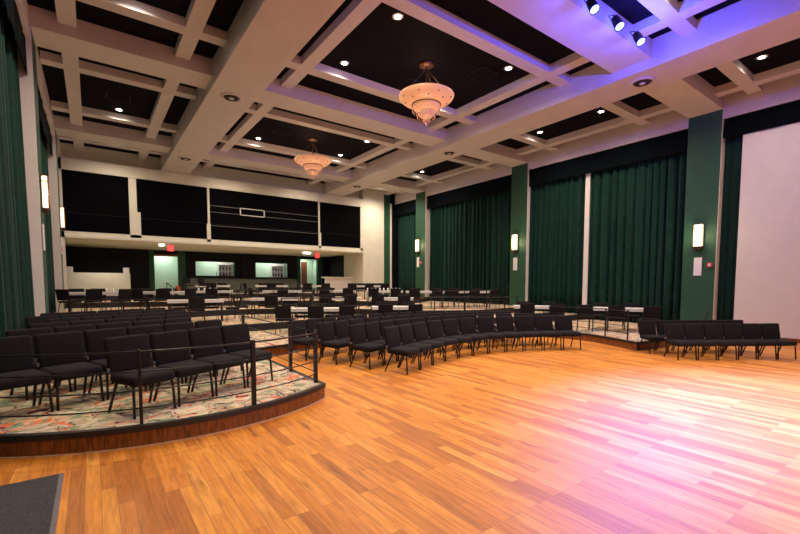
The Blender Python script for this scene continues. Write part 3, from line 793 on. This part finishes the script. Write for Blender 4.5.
# platform front arc, then its right-hand side
Fi = offset_line(F1[1:28], -.06)
arc_pts = [p for p in Fi[:26]] + [(2.64, 5.72)]
railing(arc_pts, TIER + .004, [(-.80, 5.60), (.37, 5.105), (1.55, 5.135), (2.64, 5.72)], 'black railing along the curved front edge of the carpeted platform', fat=(2, 3))
railing([(2.64, 5.78), (2.64, 9.4)], TIER + .004, [(2.64, 6.7), (2.64, 9.4)], 'black railing along the straight aisle side of the platform', fat=(0, 1))
def sub(F, x0, x1, d=-.08): return [p for p in offset_line(F, d) if x0 <= p[0] <= x1]
rp = [p for p in offset_line(F1, -.08) if 11.2 < p[0] < 12.3 and 5.2 < p[1] < 8.2]
railing(rp, TIER + .004, [rp[0], rp[len(rp) // 2 + 1], rp[-1]], 'black railing at the terrace edge in front of the split curtain')
for (F, x0, x1, lv, lab) in ((F2, 4.7, 7.4, 2, 'black railing on the second terrace edge by the aisle'), (F2, 9.4, 13.2, 2, 'black railing on the second terrace edge before the curtain pair'),
                             (F3, 10.6, 15.2, 3, 'black railing on the third terrace edge before the curtain pair'), (F3, 4.3, 8.2, 3, 'black railing on the third terrace edge facing the serving hatches')):
    q = sub(F, x0, x1); railing(q, lv * TIER + .004, q[::3] + [q[-1]], lab, top=.016)
def handrail(a, b, z, lab):
    r = empty('handrail', (a[0], a[1], z)); tag(r, lab, 'handrail', 'sloping handrails beside the terrace steps')
    dx, dy = b[0] - a[0], b[1] - a[1]
    MB().tube([(0, 0, .85), (dx, dy, .85 - TIER * 1.5)], .02, 8).build('rail', 'rail', r, True)
    MB().tube([(0, 0, 0), (0, 0, .85)], .018, 8).build('post', 'rail', r); MB().tube([(dx, dy, -TIER), (dx, dy, .85 - TIER * 1.5)], .018, 8).build('post', 'rail', r)
handrail((2.75, 21.7), (3.0, 21.0), 4 * TIER, 'short sloping handrail in front of the left mint doorway')
# ------------------------------------------------------------------ small things
m_ = empty('floor_mat', (-.26, 4.70, 0)); tag(m_, 'charcoal grey mat on the wood floor in the near left corner', 'mat')
MB().box(-1.0, -.035, -2.4, 0, .001, .016, .004).build('pile', 'mat', m_)
MB().box(-.035, 0, -2.4, 0, .001, .016, .004).build('binding', 'matedge', m_)
def mic_stand(x, y, z, h, lab):
    r = empty('microphone_stand', (x, y, z)); tag(r, lab, 'microphone stand', 'black microphone stands')
    MB().tube([(0, 0, .02), (0, 0, h)], .012, 8).build('pole', 'rail', r)
    for k in range(3):
        a = 2 * math.pi * k / 3; MB().tube([(0, 0, .14), (.22 * math.cos(a), .22 * math.sin(a), .012)], .01, 6).build('leg', 'rail', r)
    MB().tube([(-.12, 0, h), (.16, .02, h + .05)], .011, 6).build('boom', 'rail', r)
    MB().lathe([(0, -.06), (.02, -.05), (.03, .02), (.02, .05), (0, .055)], 10, (.19, .02, h + .055)).build('microphone', 'nosing', r, True)
mic_stand(14.65, 4.62, 0, .76, 'black microphone stand behind right-hand chairs, before the nearest green pilaster')
mic_stand(15.2, 12.45, 3 * TIER, .98, 'black microphone stand before the middle green pilaster')
ob = tag(MB().box(4.0, 4.25, 27.9, 28.1, 1.1, 1.55, .02).build('storage_bin', 'orange'), 'small orange red bin at the foot of the left mint doorway', 'bin')
# far brown door in the right corridor
r = empty('corridor_door', (12.45, 29.2, 1.1)); tag(r, 'tall brown wooden door standing open in the right corridor', 'door'); r['kind'] = 'thing'
MB().box(-.02, .42, -.03, .03, 0, 2.2).build('leaf', 'wood', r); MB().lathe([(0, -.03), (.03, 0), (0, .03)], 10, (.36, -.06, 1.0)).build('knob', 'bronze', r)
# white boxes on the left half wall
for i, (x, l) in enumerate(((-.85, 'white box on the left end of the cream half wall'), (1.46, 'white box on the right end of the cream half wall'))):
    tag(MB().box(x - .13, x + .13, 25.92, 26.08, 2.22, 2.5, .01).build('white_box', 'plaque'), l, 'box', 'white boxes on the half wall')
# things on the hatch counter
tl = empty('bar_tap', (6.35, YW - .26, 2.12)); tag(tl, 'dark beer tap on the bar counter before the left hatch', 'tap')
MB().tube([(0, 0, 0), (0, 0, .24)], .018, 8).build('column', 'rail', tl); MB().tube([(0, -.02, .22), (0, -.1, .3)], .02, 8).build('handle', 'rail', tl); MB().tube([(0, 0, .24), (.0, -.12, .18)], .012, 8).build('spout', 'rail', tl)
bt = empty('bottle', (6.8, YW - .26, 2.12)); tag(bt, 'dark bottle on the bar counter before the left hatch', 'bottle')
MB().lathe([(0, 0), (.04, 0), (.04, .16), (.015, .2), (.015, .26), (0, .26)], 12).build('glass_body', 'rail', bt, True)
bt2 = copy_tree(bt); bt2.location = (10.55, YW - .26, 2.12); tag(bt2, 'dark bottle on the bar counter before the right hatch', 'bottle')

for x0, l in ((6.75, 'white shelf unit with bottles inside the left serving hatch'), (10.3, 'white shelf unit with bottles inside the right serving hatch')):
    r = empty('wall_shelf', (x0, 29.5, 1.101)); tag(r, l, 'shelf', 'white shelf units behind the hatches')
    MB().box(0, .9, .16, .19, 0, 2.0).build('back_panel', 'plaque', r)
    for k in range(5): MB().box(0, .9, -.12, .16, .3 + .38 * k, .33 + .38 * k).build('shelf_board', 'plaque', r)
    for k in (0, .885): MB().box(k, k + .015, -.12, .16, 0, 2.0).build('side_panel', 'plaque', r)
    for lv in (2, 3, 4):
        for k in range(4):
            o = bt.copy(); C.objects.link(o); o.location = (x0 + .14 + .2 * k, 29.5, 1.101 + .33 + .38 * lv - .38); tag(o, 'small bottle, %s on %s shelf of the unit in the %s hatch' % (ORD[k], ('lower', 'middle', 'upper')[lv - 2], l.split()[-3]), 'bottle', 'bottles on the white shelf units')
            for c in bt.children: d = c.copy(); C.objects.link(d); d.parent = o

# ------------------------------------------------------------------ light for the places the photo shows lit
for (a, b, c, d), e in zip(ops, (26, 30, 30, 26)):
    area(((a + b) / 2, 29.1, 3.55), .9, e, (1, .98, .88))
for x in (.5, 4.0, 7.5, 11.0): spot((x, 25.2, ZL - .12), 160, (1, .95, .78), 130, .9, None, .08)
# stage wash from the lamp bar over the stage, behind the photographer
for x, y in ((6.2, .6), (8.6, .6)): spot((x + 1.6, -2.8, 7.0), 1500, (1.0, .80, 1.0), 72, 1.0, (x, y, 0), .15)
for x in (3.0, 8.0): spot((x, -3.2, 7.0), 1500, (1.0, .82, .60), 85, .9, (x + .6, 6.5, 0), .2)  # unseen warm fill added to light the hall, apart from the wash

W = bpy.data.worlds.new('World'); S.world = W; W.use_nodes = True
W.node_tree.nodes['Background'].inputs['Color'].default_value = (.55, .48, .45, 1); W.node_tree.nodes['Background'].inputs['Strength'].default_value = .1

# ------------------------------------------------------------------ camera
cam = bpy.data.cameras.new('Camera'); co = bpy.data.objects.new('Camera', cam); C.objects.link(co); S.camera = co
yaw, pitch, roll = .6332, -.0629, .0018
cy, sy, cp, sp, cr, sr = math.cos(yaw), math.sin(yaw), math.cos(pitch), math.sin(pitch), math.cos(roll), math.sin(roll)
Fv = Vector((sy * cp, cy * cp, sp)); ri = Vector((cy, -sy, 0)); up = ri.cross(Fv)
r2 = ri * cr + up * sr; u2 = -ri * sr + up * cr
mw = Matrix.Identity(4)
for i in range(3): mw[i][0] = r2[i]; mw[i][1] = u2[i]; mw[i][2] = -Fv[i]
mw[2][3] = 1.7
co.matrix_world = mw
cam.sensor_width = 36; cam.lens = 418.99 / 800 * 36; cam.shift_y = 43.13 / 800; cam.clip_start = .05; cam.clip_end = 100

S.view_settings.view_transform = 'Standard'; S.view_settings.look = 'None'; S.view_settings.gamma = 1; S.view_settings.use_curve_mapping = False
S.view_settings.exposure = -0.06
S.cycles.use_denoising = True; S.cycles.max_bounces = 8; S.cycles.diffuse_bounces = 5; S.cycles.sample_clamp_indirect = 6
